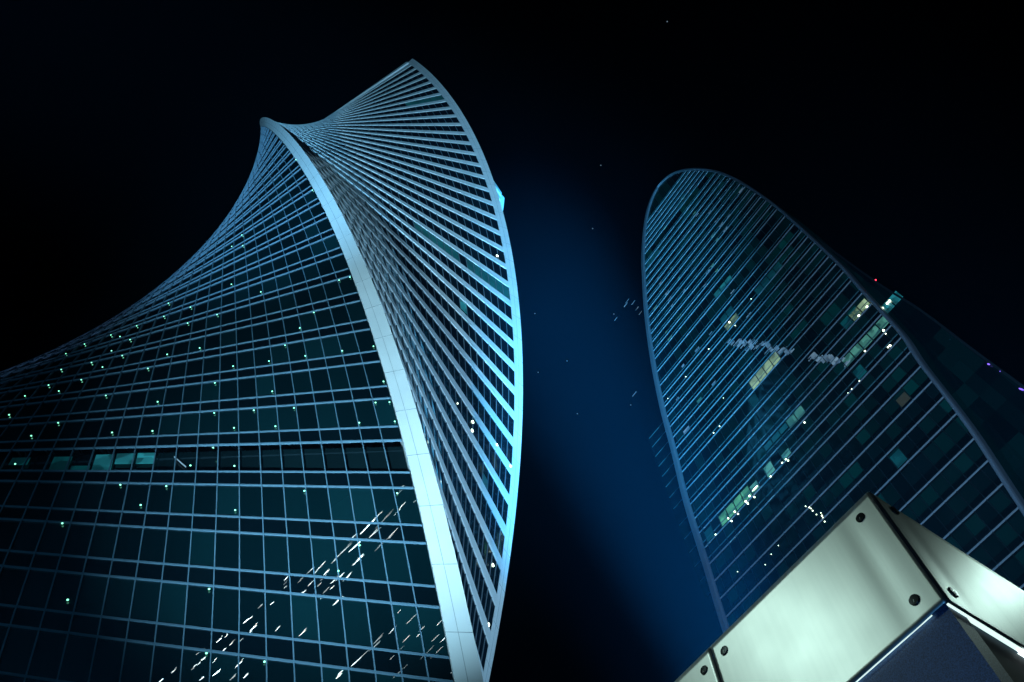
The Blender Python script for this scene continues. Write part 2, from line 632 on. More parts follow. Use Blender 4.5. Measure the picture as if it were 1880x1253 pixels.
def cell_window(c, i, k0, k1, out, M, name='lit_window', fu=(0.06, 0.94), par=None):
    mb = MB()
    t0 = TS[i] + (TS[i + 1] - TS[i]) * fu[0]
    t1 = TS[i] + (TS[i + 1] - TS[i]) * fu[1]
    mb.hexa([face_pt(k0, t0, c, out - .03), face_pt(k0, t1, c, out - .03), face_pt(k0, t1, c, out), face_pt(k0, t0, c, out),
             face_pt(k1, t0, c, out - .03), face_pt(k1, t1, c, out - .03), face_pt(k1, t1, c, out), face_pt(k1, t0, c, out)])
    return mb.build(name, M, par or tower)


for x, M, lo, hi in ((205, M_tealroom, .22, .78), (243, M_tealroom, .50, .80), (280, M_tealroom, .50, .80), (92, M_tealdim, .3, .74), (20, M_tealdim, .5, .74),
                     (128, M_tealdim, .2, .5), (165, M_tealdim, .2, .45)):
    h = face0_hit(x, 842)
    if h:
        i = max(j for j in range(len(TS)) if TS[j] <= h[1])
        o = cell_window(0, i, 3 + lo, 3 + hi, -0.40, M)
h = face0_hit(328, 838)
if h:
    mb = MB()
    a, b_ = face_pt(3.66, h[1] + .01, 0, -0.38), face_pt(3.38, h[1] - .012, 0, -0.38)
    d = (b_ - a) / np.linalg.norm(b_ - a)
    s_ = np.array([0.0, 0.0, 0.10])
    o_ = face_pt(3.5, .2, 0, 0.05) - face_pt(3.5, .2, 0, 0.0)
    mb.hexa([a - s_ * .5, a + s_ * .5, a + s_ * .5 + o_, a - s_ * .5 + o_, b_ - s_ * .5, b_ + s_ * .5, b_ + s_ * .5 + o_, b_ - s_ * .5 + o_])
    mb.build('ceiling_lamp', M_palewin_refl, tower)

# lit rooms on the white-banded face
for (x, y, n_, M, lo, hi) in ((800, 442, 6, M_tealdim, .16, .84), (905, 508, 7, M_tealdim, .16, .84), (858, 575, 1, M_tealroom, .3, .84),
                              (800, 187, 9, M_tealdim, .16, .84), (893, 860, 1, M_tealdim, .2, .5)):
    h = face0_hit(x, y, 1)
    if h:
        kf = math.floor(h[0] - HB) + 0
        i0 = max(j for j in range(len(TS)) if TS[j] <= h[1])
        for i in range(max(0, i0 - n_ // 2), min(len(TS) - 1, i0 + n_ - n_ // 2)):
            cell_window(1, i, math.floor(h[0]) + lo, math.floor(h[0]) + hi, -0.03, M)
for x, y in ((868, 775), (867, 791), (912, 817), (937, 856), (905, 1038), (897, 1147), (840, 741), (913, 470)):
    h = face0_hit(x, y, 1)
    if h:
        mb = MB()
        ball(mb, face_pt(h[0], h[1], 1, 0.02), 0.22 if x != 840 else 0.12, axis=face_pt(h[0], h[1], 1, 1.0) - face_pt(h[0], h[1], 1, 0), squash=0.4)
        mb.build('room_lamp', M_lampW, tower)

# LED points fixed to the broad face (photo positions mapped onto the face)
def zz(ox, oy, sc, pts):
    return [(ox + p[0] * sc, oy + p[1] * sc) for p in pts]


led = zz(0, 400, .31915, [(1658, 18), (1393, 102), (1528, 92), (1335, 168), (1398, 163), (1335, 230), (1404, 234), (1622, 174), (1805, 208), (1557, 253), (1646, 268), (1741, 295), (1332, 303), (1488, 327), (1333, 386), (1502, 430), (1021, 373), (935, 395), (903, 440), (915, 491), (970, 495), (783, 508), (827, 555), (1180, 445), (1097, 518), (944, 571), (1250, 561), (1081, 610), (788, 625), (640, 678), (692, 687), (750, 705), (488, 730), (643, 769), (705, 797), (963, 790), (1150, 753), (852, 871), (1342, 858), (1548, 829), (1641, 738), (1757, 799), (1726, 638), (1806, 549), (528, 837), (591, 863), (354, 877), (381, 786), (281, 967), (340, 1001), (469, 936), (610, 1027), (145, 1029), (908, 1063), (1237, 954), (1233, 1127), (1461, 1112), (1692, 1098), (1567, 1003), (1347, 1213), (1585, 1204), (878, 1231), (646, 1240), (336, 1184), (54, 1138)])
led += zz(0, 800, .36145, [(160, 5), (78, 148), (1083, 65), (968, 156), (1191, 158), (612, 254), (845, 261), (715, 357), (1195, 383), (1546, 285), (317, 450), (1062, 784), (344, 839), (1048, 1110), (1343, 1153)])
led += zz(500, 480, .3032, [(184, 46), (82, 18), (405, 118), (471, 100), (254, 314), (168, 408), (613, 519), (424, 546), (674, 732), (625, 860), (710, 857), (742, 974), (527, 982)])
led += zz(500, 840, .3296, [(695, 204), (486, 494), (368, 637)])
led += zz(400, 80, .31915, [(420, 630), (450, 672), (358, 890), (510, 780), (545, 847), (405, 1020), (275, 1094), (240, 970), (140, 1104), (640, 1053), (668, 1108), (713, 1220), (370, 1175), (470, 808)])
kept = []
for p in led:
    if all((p[0] - q[0]) ** 2 + (p[1] - q[1]) ** 2 > 64 for q in kept):
        kept.append(p)
for x, y in kept[:100]:
    h = face0_hit(x, y)
    if h and 0 < h[1] < 1:
        mb = MB()
        ax = face_pt(h[0], h[1], 0, 1.0) - face_pt(h[0], h[1], 0, 0)
        ball(mb, face_pt(h[0], h[1], 0, 0.06), 0.062, axis=ax, squash=0.8)
        mb.build('led_point', M_lampG, tower)

# ------------------------------------------------------------------ lights of an office block behind the photographer, seen mirrored in the glass
refl = zz(500, 840, .3296, [(765, 130), (780, 155), (745, 195), (670, 220), (650, 253), (755, 262), (740, 290), (718, 322), (772, 352), (548, 362), (645, 345), (632, 362), (620, 380), (575, 392), (515, 400), (500, 415), (485, 432), (558, 434), (532, 455), (640, 452), (628, 472), (600, 492), (418, 475), (443, 512), (435, 517), (388, 527), (362, 552), (330, 583), (320, 597), (457, 585), (450, 597), (555, 535), (575, 510), (260, 612), (245, 628), (197, 642), (222, 655), (282, 657), (165, 675), (140, 700), (195, 720), (248, 720), (265, 688), (325, 703), (352, 688), (390, 692), (318, 738), (280, 760), (155, 768), (142, 775), (260, 795), (345, 815), (330, 830), (365, 800), (65, 685), (60, 710), (62, 730), (10, 970), (150, 992), (660, 900), (630, 995), (620, 1010), (735, 937), (780, 1005), (752, 1050), (855, 995), (880, 960), (905, 920), (938, 880), (880, 800), (963, 985), (980, 1055), (908, 1055), (890, 1075), (830, 1082), (820, 1125), (808, 1140), (695, 1058), (675, 1105), (640, 1140), (540, 1080), (490, 1115), (450, 1155), (430, 1170), (550, 1050), (690, 1210), (660, 1240), (355, 1220), (345, 1240), (710, 1195), (970, 1225), (860, 1140)])
refl += zz(0, 800, .36145, [(1370, 860), (1310, 875), (1265, 930), (1240, 948), (1275, 985), (1140, 1025), (1105, 1045), (1165, 1065), (1025, 1140), (1000, 1165), (970, 1190), (1075, 1155), (1095, 1210), (1085, 1215), (1020, 1098), (995, 1112), (870, 1205), (810, 1248), (1015, 1240), (1170, 1238), (1235, 1230), (1205, 1165), (1190, 1180), (1135, 1088), (1120, 1108), (1255, 1010), (1215, 1045)])
mb = MB()
rng = random.Random(3)
more = []
for x, y in refl:
    for q in range(rng.choice([0, 0, 1, 1, 2, 2]) if x < 690 else 0):
        f = (q + 1) * rng.uniform(.7, 1.2)
        more.append((x + 2.6 * f, y - 3.6 * f, .7))
for x, y, sc_ in [(x, y, 1.0) for x, y in refl] + more:
    h = face0_hit(x, y)
    if not h:
        continue
    k, t = h
    P0 = face_pt(k, t, 0, -0.05)
    nn = face_n(k, t, 0)
    v = ray(x, y)
    r = v - 2 * (v @ nn) * nn
    P = P0 + r * 120
    big = rng.random()
    ball(mb, P, (0.03 + 0.045 * big ** 3) * sc_ * (1.0 if x < 690 else 0.5), 6, 4, axis=np.array([0.4, 0.1, 0.9]), squash=1.0 + 0.4 * rng.random())
M_city = mat('city_light', (0.8, 0.8, 0.8), 0.4, emit=(0.72, 0.95, 1.0), estr=75.0)
wn = N(M_city, 'ShaderNodeTexNoise', i_Scale=0.9, i_Detail=0.0)
tc = N(M_city, 'ShaderNodeTexCoord')
LK(M_city, tc.outputs['Object'], wn.inputs['Vector'])
mr = N(M_city, 'ShaderNodeMapRange')
mr.inputs['From Min'].default_value = 0.35
mr.inputs['From Max'].default_value = 0.65
mr.inputs['To Min'].default_value = 30.0
mr.inputs['To Max'].default_value = 220.0
LK(M_city, wn.outputs[0], mr.inputs['Value'])
LK(M_city, mr.outputs[0], M_city.node_tree.nodes['Principled BSDF'].inputs['Emission Strength'])
o = mb.build('city_lights', M_city)
o['kind'] = 'stuff'
o['label'] = 'lights of the city behind the photographer, seen mirrored in the glass face'

# ------------------------------------------------------------------ curved tower at right
KA = 0.88
D2 = np.array([0.60277605, -0.79791042, 0.0])
N2 = np.array([0.79791042, 0.60277605, 0.0])
N0 = 91.21550706807986 * KA


def pl(s, z, dep=0.0):
    return D2 * s + N2 * (N0 + dep) + np.array([0, 0, z + CAMZ])


def hit(x, y, dep=0.0):
    r = ray(x, y)
    t = (N0 + dep) / (r @ N2)
    X = r * t
    return float(X @ D2), float(X[2])


sail = empty('curved_tower', tuple(pl(-36, -CAMZ, 8)), 'dark glass tower with a curved leaf outline, thin floor lines and few lit windows', 'skyscraper')
outer = [(1323, 1143.5), (1291, 1036.6), (1256.8, 926), (1235, 836), (1212, 747), (1196, 665), (1184.7, 582), (1180, 510), (1179, 470), (1183, 418), (1191, 380), (1205.5, 348), (1227, 325), (1248, 314.5), (1271.7, 310.4), (1295, 310.8), (1319.6, 315), (1343, 324), (1367.4, 336.7), (1415, 368.6), (1462, 408), (1509, 451), (1547.7, 487.9), (1579.6, 524.6), (1611.5, 558.9), (1659.4, 612.3), (1692, 661.5), (1735, 717), (1760, 749.6), (1792, 793.5), (1824, 842), (1851, 883.6), (1878.4, 925)]
OUT = [hit(*p) for p in outer]
l0, l1 = OUT[0], OUT[1]
e0, e1 = np.array(OUT[0]), np.array(OUT[-1])
OUT = [(-54.5, -CAMZ), (-55.6, 40), (-56.2, 66), tuple(e0 + (0.0, -12))] + OUT + [tuple(e1 + (-.7, -4.4)), tuple(e1 + (-1.5, -10)), tuple(e1 + (-2.9, -22)), (-17.5, 25), (-18.5, -CAMZ)]


def resample(P, n):
    P = np.array(P)
    # catmull-rom
    out = []
    for i in range(len(P) - 1):
        p0, p1, p2, p3 = P[max(i - 1, 0)], P[i], P[i + 1], P[min(i + 2, len(P) - 1)]
        for j in range(n):
            t = j / n
            out.append(0.5 * ((2 * p1) + (-p0 + p2) * t + (2 * p0 - 5 * p1 + 4 * p2 - p3) * t * t + (-p0 + 3 * p1 - 3 * p2 + p3) * t ** 3))
    out.append(P[-1])
    return np.array(out)


OC = resample(OUT, 6)
itop = int(np.argmax(OC[:, 1]))


def sl(z):
    A = OC[:itop + 1]
    return float(np.interp(z, A[:, 1], A[:, 0]))


def sr(z):
    B = OC[itop:][::-1]
    return float(np.interp(z, B[:, 1], B[:, 0]))


ZTOP = float(OC[itop, 1])
# rim frame
tang = np.gradient(OC, axis=0)
nrm = np.stack([tang[:, 1], -tang[:, 0]], 1)
nrm /= np.linalg.norm(nrm, axis=1)[:, None] + 1e-9
mb = MB()
rings = []
for i in range(len(OC)):
    wd = 1.35 if i < itop else 0.62
    p, q = OC[i], OC[i] + nrm[i] * wd
    mid = (p + q) / 2
    rings.append([pl(p[0], p[1], 1.0), pl(p[0], p[1], -0.25), pl(*(p * .8 + q * .2), -0.55), pl(*(p * .2 + q * .8), -0.55), pl(q[0], q[1], -0.25), pl(q[0], q[1], 1.0)])
mb.sweep(rings)
mb.build('rim', M_rim, sail)

FL = [z * KA for z in (85.8, 90.3, 94.9, 99.6, 105.6, 110.1, 114.5, 119, 123.5, 128, 132.5, 137, 141.6, 146.4, 152.45, 156.8, 161.1, 165.5, 169.9, 174.3, 178.7, 182.9, 188.3, 194.9, 201.2, 205.2, 209.7, 214.1, 218.5, 222.9, 227.3, 231.7, 236.1, 240.5, 244.9, 249.3, 253.6)]
FL += [z * KA for z in (260.0, 263.6, 267.2, 270.8, 274.4, 278.0)]
z = FL[0]
low = []
while z > 8:
    z -= 4.4 * KA
    low.append(z)
FL = low[::-1] + FL
BAY = 1.95


def cells(mb, s0, s1, z0, z1, dep, tilt, rng, vrow, mi=0):
    i0, i1 = math.floor(s0 / BAY), math.floor(s1 / BAY)
    for i in range(i0, i1 + 1):
        a, b_ = max(s0, i * BAY), min(s1, (i + 1) * BAY)
        if b_ - a < 0.05:
            continue
        j = [rng.uniform(-tilt, tilt) for _ in range(4)]
        u = i + 200
        mb.quad(pl(a, z0, dep + j[0]), pl(b_, z0, dep + j[1]), pl(b_, z1, dep + j[2]), pl(a, z1, dep + j[3]),
                [(u + .1, vrow + .1), (u + .9, vrow + .1), (u + .9, vrow + .9), (u + .1, vrow + .9)], mi)


rng = random.Random(11)
edges = [-CAMZ] + FL + [ZTOP - 0.6]
for r_i in range(len(edges) - 1):
    z0, z1 = edges[r_i], edges[r_i + 1]
    mb = MB()
    nsub = 1 if z0 < 215 else 3
    for q in range(nsub):
        za, zb = z0 + (z1 - z0) * q / nsub, z0 + (z1 - z0) * (q + 1) / nsub
        zm = (za + zb) / 2
        if nsub == 1:
            zc, zd = za + (zb - za) * .30, zb - (zb - za) * .10
            cells(mb, sl(zm) + 0.4, sr(zm) - 0.3, za, zc, 0.0, 0.0, rng, r_i, 1)
            cells(mb, sl(zm) + 0.4, sr(zm) - 0.3, zc, zd, 0.0, 0.022, rng, r_i)
            cells(mb, sl(zm) + 0.4, sr(zm) - 0.3, zd, zb, 0.0, 0.0, rng, r_i, 1)
        else:
            cells(mb, sl(zm) + 0.4, sr(zm) - 0.3, za, zb, 0.0, 0.022, rng, r_i)
    mb.build('ribbon_window', [M_glass2, M_spand2], sail)
for z in FL:
    a, b_ = sl(z) + 1.0, sr(z) - 0.58
    mb = MB()
    hh = 0.07
    mb.hexa([pl(a, z - hh, 0.05), pl(a, z - hh, -0.16), pl(a, z + hh, -0.16), pl(a, z + hh, 0.05), pl(b_, z - hh, 0.05), pl(b_, z - hh, -0.16), pl(b_, z + hh, -0.16), pl(b_, z + hh, 0.05)])
    fl_ = mb.build('floor_line', M_line, sail)
    if z > 105:
        mb = MB()
        z_ = z + 1.35
        a, b_ = sl(z_) + 1.0, sr(z_) - 0.75
        if z_ < ZTOP - 2:
            mb.hexa([pl(a, z_ - .11, 0.05), pl(a, z_ - .11, -0.06), pl(a, z_ + .11, -0.06), pl(a, z_ + .11, 0.05), pl(b_, z_ - .11, 0.05), pl(b_, z_ - .11, -0.06), pl(b_, z_ + .11, -0.06), pl(b_, z_ + .11, 0.05)])
            mb.build('ceiling_line', M_line2, fl_)

# mullions: slim dark verticals on the front, one mesh per bay is left out of sight above 100, every second bay is drawn
M_mull2 = mat('black_mullion', (0.01, 0.014, 0.018), 0.5)
for i in range(math.floor(-58 / BAY), math.floor(-6 / BAY)):
    s = i * BAY
    zs = [z for z in np.arange(-CAMZ, ZTOP, 1.0) if sl(z) + 1 < s < sr(z) - 0.8]
    if len(zs) > 3:
        mb = MB()
        mb.hexa([pl(s - .06, zs[0], 0.04), pl(s - .06, zs[0], -0.07), pl(s + .06, zs[0], -0.07), pl(s + .06, zs[0], 0.04), pl(s - .06, zs[-1], 0.04), pl(s - .06, zs[-1], -0.07), pl(s + .06, zs[-1], -0.07), pl(s + .06, zs[-1], 0.04)])
        mb.build('mullion', M_mull2, sail)

# body of the front sail: side wall and roof between front and rear body
mb = MB()
rings = [[pl(p[0], p[1], 1.0) for p in OC], [pl(p[0], p[1], 9.0) for p in OC]]
for i in range(len(OC) - 1):
    mb.quad(rings[0][i], rings[0][i + 1], rings[1][i + 1], rings[1][i])
mb.build('side_wall', M_glass2d, sail)
# rear body, wider than the sail on both sides
DEP = 4.0
rl = [(1330, 1150), (1290, 1085), (1243, 960), (1200, 835), (1163, 725), (1140, 650), (1126, 592)]
rr = [(1500, 440), (1608, 519), (1690, 571), (1785, 643), (1880, 713)]
RL = [hit(*p, DEP) for p in rl]
RR = [hit(*p, DEP) for p in rr]
RL = [(RL[0][0] + 1, -CAMZ)] + RL
RR = RR + [(RR[-1][0] - 1, -CAMZ)]
zt = RL[-1][1]
poly = RL + [(-30, zt)] + [(-26, RR[0][1])] + RR


def prof(P, z):
    P = np.array(sorted(P, key=lambda p: p[1]))
    return float(np.interp(z, P[:, 1], P[:, 0]))


mb = MB()
row = 0
zmax = RR[0][1]
redges = [z for z in edges if z < zmax] + [zmax]
for z0, z1 in zip(redges[:-1], redges[1:]):
    zm = (z0 + z1) / 2
    a = prof(RL, zm) if zm < zt else -28
    cells(mb, a, prof(RR, zm), z0 + 0.0, z1 - 0.0, DEP, 0.006, rng, row + 300)
    row += 1
rear = mb.build('rear_block', M_glass2d, sail)
mb = MB()
P = [(prof(RL, z) if z < zt else -28, z) for z in redges]
Q = [(prof(RR, z), z) for z in redges]
for A in (P, Q):
    for i in range(len(A) - 1):
        mb.quad(pl(A[i][0], A[i][1], DEP), pl(A[i + 1][0], A[i + 1][1], DEP), pl(A[i + 1][0], A[i + 1][1], DEP + 24), pl(A[i][0], A[i][1], DEP + 24))
mb.quad(pl(P[0][0], P[0][1], DEP + 24), pl(Q[0][0], Q[0][1], DEP + 24), pl(Q[-1][0], Q[-1][1], DEP + 24), pl(P[-1][0], P[-1][1], DEP + 24))
mb.quad(pl(P[-1][0], P[-1][1], DEP), pl(Q[-1][0], Q[-1][1], DEP), pl(Q[-1][0], Q[-1][1], DEP + 24), pl(P[-1][0], P[-1][1], DEP + 24))
mb.build('rear_wall', M_glass2d, sail)
# thin parapet rail along the right edge of the rear block
mb = MB()
rings = []
for p in resample(RR[:-1], 4):
    rings.append([pl(p[0] - .1, p[1], DEP - .25), pl(p[0] + .25, p[1], DEP - .25), pl(p[0] + .25, p[1], DEP + .25), pl(p[0] - .1, p[1], DEP + .25)])
mb.sweep(rings)
mb.build('edge_trim', M_dim, sail)
for z in redges[1:-1]:
    if z < zt - 1:
        mb = MB()
        a, b_ = prof(RL, z) + .3, sl(z) + 1
        if b_ - a > 1:
            mb.hexa([pl(a, z - .05, DEP), pl(a, z - .05, DEP - .1), pl(a, z + .05, DEP - .1), pl(a, z + .05, DEP), pl(b_, z - .05, DEP), pl(b_, z - .05, DEP - .1), pl(b_, z + .05, DEP - .1), pl(b_, z + .05, DEP)])
            mb.build('rear_floor_line', M_line2, sail)


def lit_row(x0, y0, x1, y1, M, lo=0.12, hi=0.80, dep=0.0, name='lit_window', skip=()):
    """lit panes of one storey between two photo points on that storey"""
    (sa, za), (sb, zb) = hit(x0, y0, dep), hit(x1, y1, dep)
    zm = (za + zb) / 2
    ii = max(i for i in range(len(edges)) if edges[i] <= zm)
    z0, z1 = edges[ii], edges[min(ii + 1, len(edges) - 1)]
    hgt = min(z1 - z0, 4.4 * KA)
    if sb < sa:
        sa, sb = sb, sa
    i0, i1 = round(sa / BAY), max(round(sb / BAY), round(sa / BAY) + 1)
    for n_, i in enumerate(range(i0, i1)):
        if n_ in skip:
            continue
        mb = MB()
        a, b_ = i * BAY + .1, (i + 1) * BAY - .1
        za_, zb_ = z0 + hgt * lo, z0 + hgt * hi
        d0, d1 = dep - 0.035, dep - 0.015
        mb.hexa([pl(a, za_, d1), pl(a, za_, d0), pl(a, zb_, d0), pl(a, zb_, d1), pl(b_, za_, d1), pl(b_, za_, d0), pl(b_, zb_, d0), pl(b_, zb_, d1)])
        mb.build(name, M, sail)


def lamp2(x, y, r=0.16, M=None, dep=-0.12, sq=1.0, name='room_lamp', dirn=None):
    s, z = hit(x, y, dep)
    mb = MB()
    ball(mb, pl(s, z, dep), r * .66, axis=(D2 if dirn is None else dirn), squash=sq)
    mb.build(name, M or M_lampW, sail)


lit_row(1320, 970, 1378, 908, M_greenroom)
lit_row(1378, 908, 1392, 895, M_jaderoom, .1, .6)
lit_row(1403, 880, 1425, 862, M_jaderoom)
lit_row(1445, 846, 1450, 838, M_jaderoom, .12, .5)
lit_row(1302, 990, 1318, 975, M_tealdim)
lit_row(1380, 716, 1440, 655, M_warmroom, .1, .9)
lit_row(1412, 830, 1448, 796, M_tealdim, .5, .85)
lit_row(1448, 796, 1486, 760, M_jaderoom, .3, .9, skip=(2,))
lit_row(1556, 668, 1590, 632, M_jaderoom, .3, .9)
lit_row(1590, 632, 1634, 590, M_jaderoom, .25, .85)
lit_row(1546, 608, 1580, 572, M_tealdim)
lit_row(1572, 582, 1602, 552, M_warmroom, .1, .7, skip=())
lit_row(1622, 560, 1640, 542, M_tealroom, .2, .9, DEP)
lit_row(1332, 607, 1352, 588, M_warmroom, .15, .75)
lit_row(1328, 592, 1345, 575, M_tealdim)
lit_row(1290, 552, 1336, 500, M_tealroom, .2, .75, skip=(0,))
lit_row(1250, 785, 1275, 795, M_palewin_refl, .3, .6)
lit_row(1575, 700, 1598, 684, M_tealdim)
lit_row(1640, 735, 1660, 715, mat('brown_blind', (0.1, 0.08, 0.05), 0.4, emit=(0.22, 0.22, 0.16), estr=0.06), .2, .7)
lit_row(1640, 850, 1655, 835, M_tealdim)
lit_row(1385, 545, 1440, 490, M_tealdim)
lit_row(1180, 492, 1212, 455, M_warmroom if False else M_tealdim)
# pale blinds and ceiling lights, small bright panes scattered over the upper storeys
rngp = random.Random(5)
for x, y in ((1221, 419), (1240, 393), (1255, 365), (1265, 350), (1280, 395), (1290, 378), (1275, 392), (1303, 390), (1316, 405), (1324, 413), (1332, 422), (1310, 432), (1317, 441), (1361, 350), (1338, 397),
             (1232, 493), (1208, 511), (1213, 520), (1245, 512), (1256, 535), (1225, 538), (1229, 549), (1234, 561), (1203, 565), (1300, 500), (1308, 488), (1316, 497), (1247, 581), (1224, 609), (1230, 621), (1345, 536), (1305, 612), (1280, 642), (1254, 672), (1294, 524), (1375, 579), (1244, 733), (1311, 704), (1284, 735)):
    s, z = hit(x, y)
    mb = MB()
    ww, hh = rngp.uniform(.4, .8), rngp.uniform(.18, .4)
    mb.hexa([pl(s - ww, z - hh, -.02), pl(s - ww, z - hh, -.05), pl(s - ww, z + hh, -.05), pl(s - ww, z + hh, -.02), pl(s + ww, z - hh, -.02), pl(s + ww, z - hh, -.05), pl(s + ww, z + hh, -.05), pl(s + ww, z + hh, -.02)])
    mb.build('blind_and_reflection', M_palewin_refl if rngp.random() < .6 else M_jaderoom, sail)
for x, y in ((1152, 553), (1131, 586), (1163, 556), (1170, 567), (1149, 560), (1176, 575), (1165, 724)):
    s, z = hit(x, y, DEP)
    mb = MB()
    ww, hh = rngp.uniform(.5, .9), rngp.uniform(.08, .2)
    mb.hexa([pl(s - ww, z - hh, DEP - .04), pl(s - ww, z - hh, DEP - .08), pl(s - ww, z + hh, DEP - .08), pl(s - ww, z + hh, DEP - .04), pl(s + ww, z - hh, DEP - .04), pl(s + ww, z - hh, DEP - .08), pl(s + ww, z + hh, DEP - .08), pl(s + ww, z + hh, DEP - .04)])
    mb.build('rear_window', M_palewin_refl, sail)
# the other tower's rib reflection, painted as a diagonal of glowing slivers
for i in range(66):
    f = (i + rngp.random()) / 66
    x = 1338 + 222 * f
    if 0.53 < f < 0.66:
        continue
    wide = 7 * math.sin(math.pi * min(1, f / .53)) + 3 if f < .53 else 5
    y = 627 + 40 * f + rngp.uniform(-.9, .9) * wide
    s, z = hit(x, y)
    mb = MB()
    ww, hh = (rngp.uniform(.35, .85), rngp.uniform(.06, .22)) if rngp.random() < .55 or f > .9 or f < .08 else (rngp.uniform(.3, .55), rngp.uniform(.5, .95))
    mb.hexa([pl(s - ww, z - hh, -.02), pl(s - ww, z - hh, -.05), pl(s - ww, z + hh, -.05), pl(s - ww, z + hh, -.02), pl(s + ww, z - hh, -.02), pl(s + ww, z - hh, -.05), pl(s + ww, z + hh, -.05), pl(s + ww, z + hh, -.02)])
    mb.build('blind_and_reflection', M_palewin_refl, sail)
for x, y, r in ((1314, 982, .22), (1343, 957, .2), (1337, 952, .2), (1355, 944, .2), (1349, 940, .24), (1373, 925, .22), (1369, 921, .26), (1385, 913, .2), (1376, 911, .24), (1415, 875, .2), (1443, 844, .22), (1447, 846, .18), (1436, 850, .18),
                (1321, 783, .16), (1310, 795, .16), (1339, 592, .26), (1350, 598, .14), (1301, 641, .16), (1379, 549, .12), (1477, 776, .2), (1578, 700, .16), (1564, 715, .16), (1557, 722, .12), (1634, 635, .26), (1630, 638, .16), (1622, 607, .26), (1626, 613, .14), (1588, 645, .2), (1592, 564, .3), (1577, 580, .3), (1617, 569, .2),
                (1479, 930, .12), (1486, 932, .14), (1489, 934, .12), (1492, 938, .14), (1499, 945, .12), (1507, 942, .1), (1509, 947, .16), (1511, 951, .14), (1514, 958, .14), (1259, 692, .13), (1226, 732, .1), (1328, 731, .1), (1429, 1002, .1), (1416, 1018, .1), (1354, 1050, .1), (1405, 1037, .1)):
    lamp2(x, y, r)
for x, y in ((1629, 557), (1633, 553)):
    lamp2(x, y, .32, None, DEP - .15)
lamp2(1386, 897, .12, None, -.12, 9, 'ceiling_lamp', D2)
lamp2(1607.5, 514.5, .22, M_lampR, DEP, 1, 'warning_beacon')
for x, y, sq in ((1815, 669, 2.2), (1836, 682, 1.0), (1875, 715, 4.0)):
    lamp2(x, y, .17 if x != 1836 else .09, M_lampP, DEP - .3, sq, 'roof_lamp', np.array([0, 0, -1.0]) * .9 + D2 * .2)

# ------------------------------------------------------------------ steel-crowned kiosk in front
CD = 4.0
AZ = math.radians(55.38)
KC = np.array([CD * math.cos(AZ), CD * math.sin(AZ), 0.0])
ZB, ZT = CAMZ + CD * 0.8603, CAMZ + CD * 1.1169
PH3 = 2.229154
UD = np.array([math.cos(PH3), math.sin(PH3), 0.0])        # along the left face, away from the corner
WD_ = np.array([math.sin(PH3), -math.cos(PH3), 0.0])       # along the right face
NL = -WD_                                                   # outward normal of the left face
NR = -UD
kiosk = empty('steel_crowned_kiosk', tuple(KC + UD * 2 + WD_ * 2), 'speckled granite kiosk corner crowned with bolted brushed steel panels, at lower right', 'kiosk')


def kp(u, w_, z):
    return KC + UD * u + WD_ * w_ + np.array([0, 0, z])


TH_ = 0.003


def panel(dirn, nor, a0, a1, name='steel_panel', dent=True, nx=70, nz=24):
    """sheet between a0 and a1 along dirn, pulled in a little along its row of bolts"""
    mb = MB()
    front, back = [], []
    for j in range(nz + 1):
        z = ZB + (ZT - ZB) * j / nz
        rf, rb = [], []
        for i in range(nx + 1):
            a = a0 + (a1 - a0) * i / nx
            d = 0.0
            if dent:
                d -= 0.0034 * math.exp(-((a - 0.235) / 0.075) ** 2) * (0.55 + 0.45 * math.sin(math.pi * (1 - j / nz) * 0.9))
                d += 0.0022 * math.sin(a * 2.1 + 0.6) * math.sin(math.pi * j / nz)
            rf.append(KC + dirn * a + nor * d + np.array([0, 0, z]))
            rb.append(KC + dirn * a + nor * (d - TH_) + np.array([0, 0, z]))
        front.append(rf)
        back.append(rb)
    n0 = len(mb.v)
    for r in front + back:
        mb.v += r
    K = nx + 1
    nb = n0 + K * (nz + 1)

    def fa(*q, mi=0):
        mb.f.append(q)
        mb.uv.append(None)
        mb.mi.append(mi)
    for j in range(nz):
        for i in range(nx):
            p = n0 + j * K + i
            fa(p, p + 1, p + K + 1, p + K)
            p = nb + j * K + i
            fa(p, p + K, p + K + 1, p + 1)
    for i in range(nx):
        fa(n0 + i, nb + i, nb + i + 1, n0 + i + 1, mi=1)
        p, q = n0 + nz * K + i, nb + nz * K + i
        fa(p, p + 1, q + 1, q, mi=1)
    for j in range(nz):
        fa(n0 + j * K, n0 + (j + 1) * K, nb + (j + 1) * K, nb + j * K, mi=1)
        p, q = n0 + j * K + nx, nb + j * K + nx
        fa(p, q, q + K, p + K, mi=1)
    o = mb.build(name, [M_steel, M_edge], kiosk, smooth=False)
    for p in o.data.polygons:
        p.use_smooth = p.material_index == 0
    return o


def on_face(x, y, nor):
    r = ray(x, y)
    t = ((KC - np.array([0, 0, 0])) @ nor) / (r @ nor)
    X = r * t
    return X + CAM


jx = on_face(1303, 1187, NL)
UJ = float((jx - KC) @ UD)
pL = panel(UD, NL, 0.004, UJ - 0.004)
pL2 = panel(UD, NL, UJ + 0.004, UJ + 2.6, dent=False)
pR = panel(WD_, NR, 0.007, 3.6)


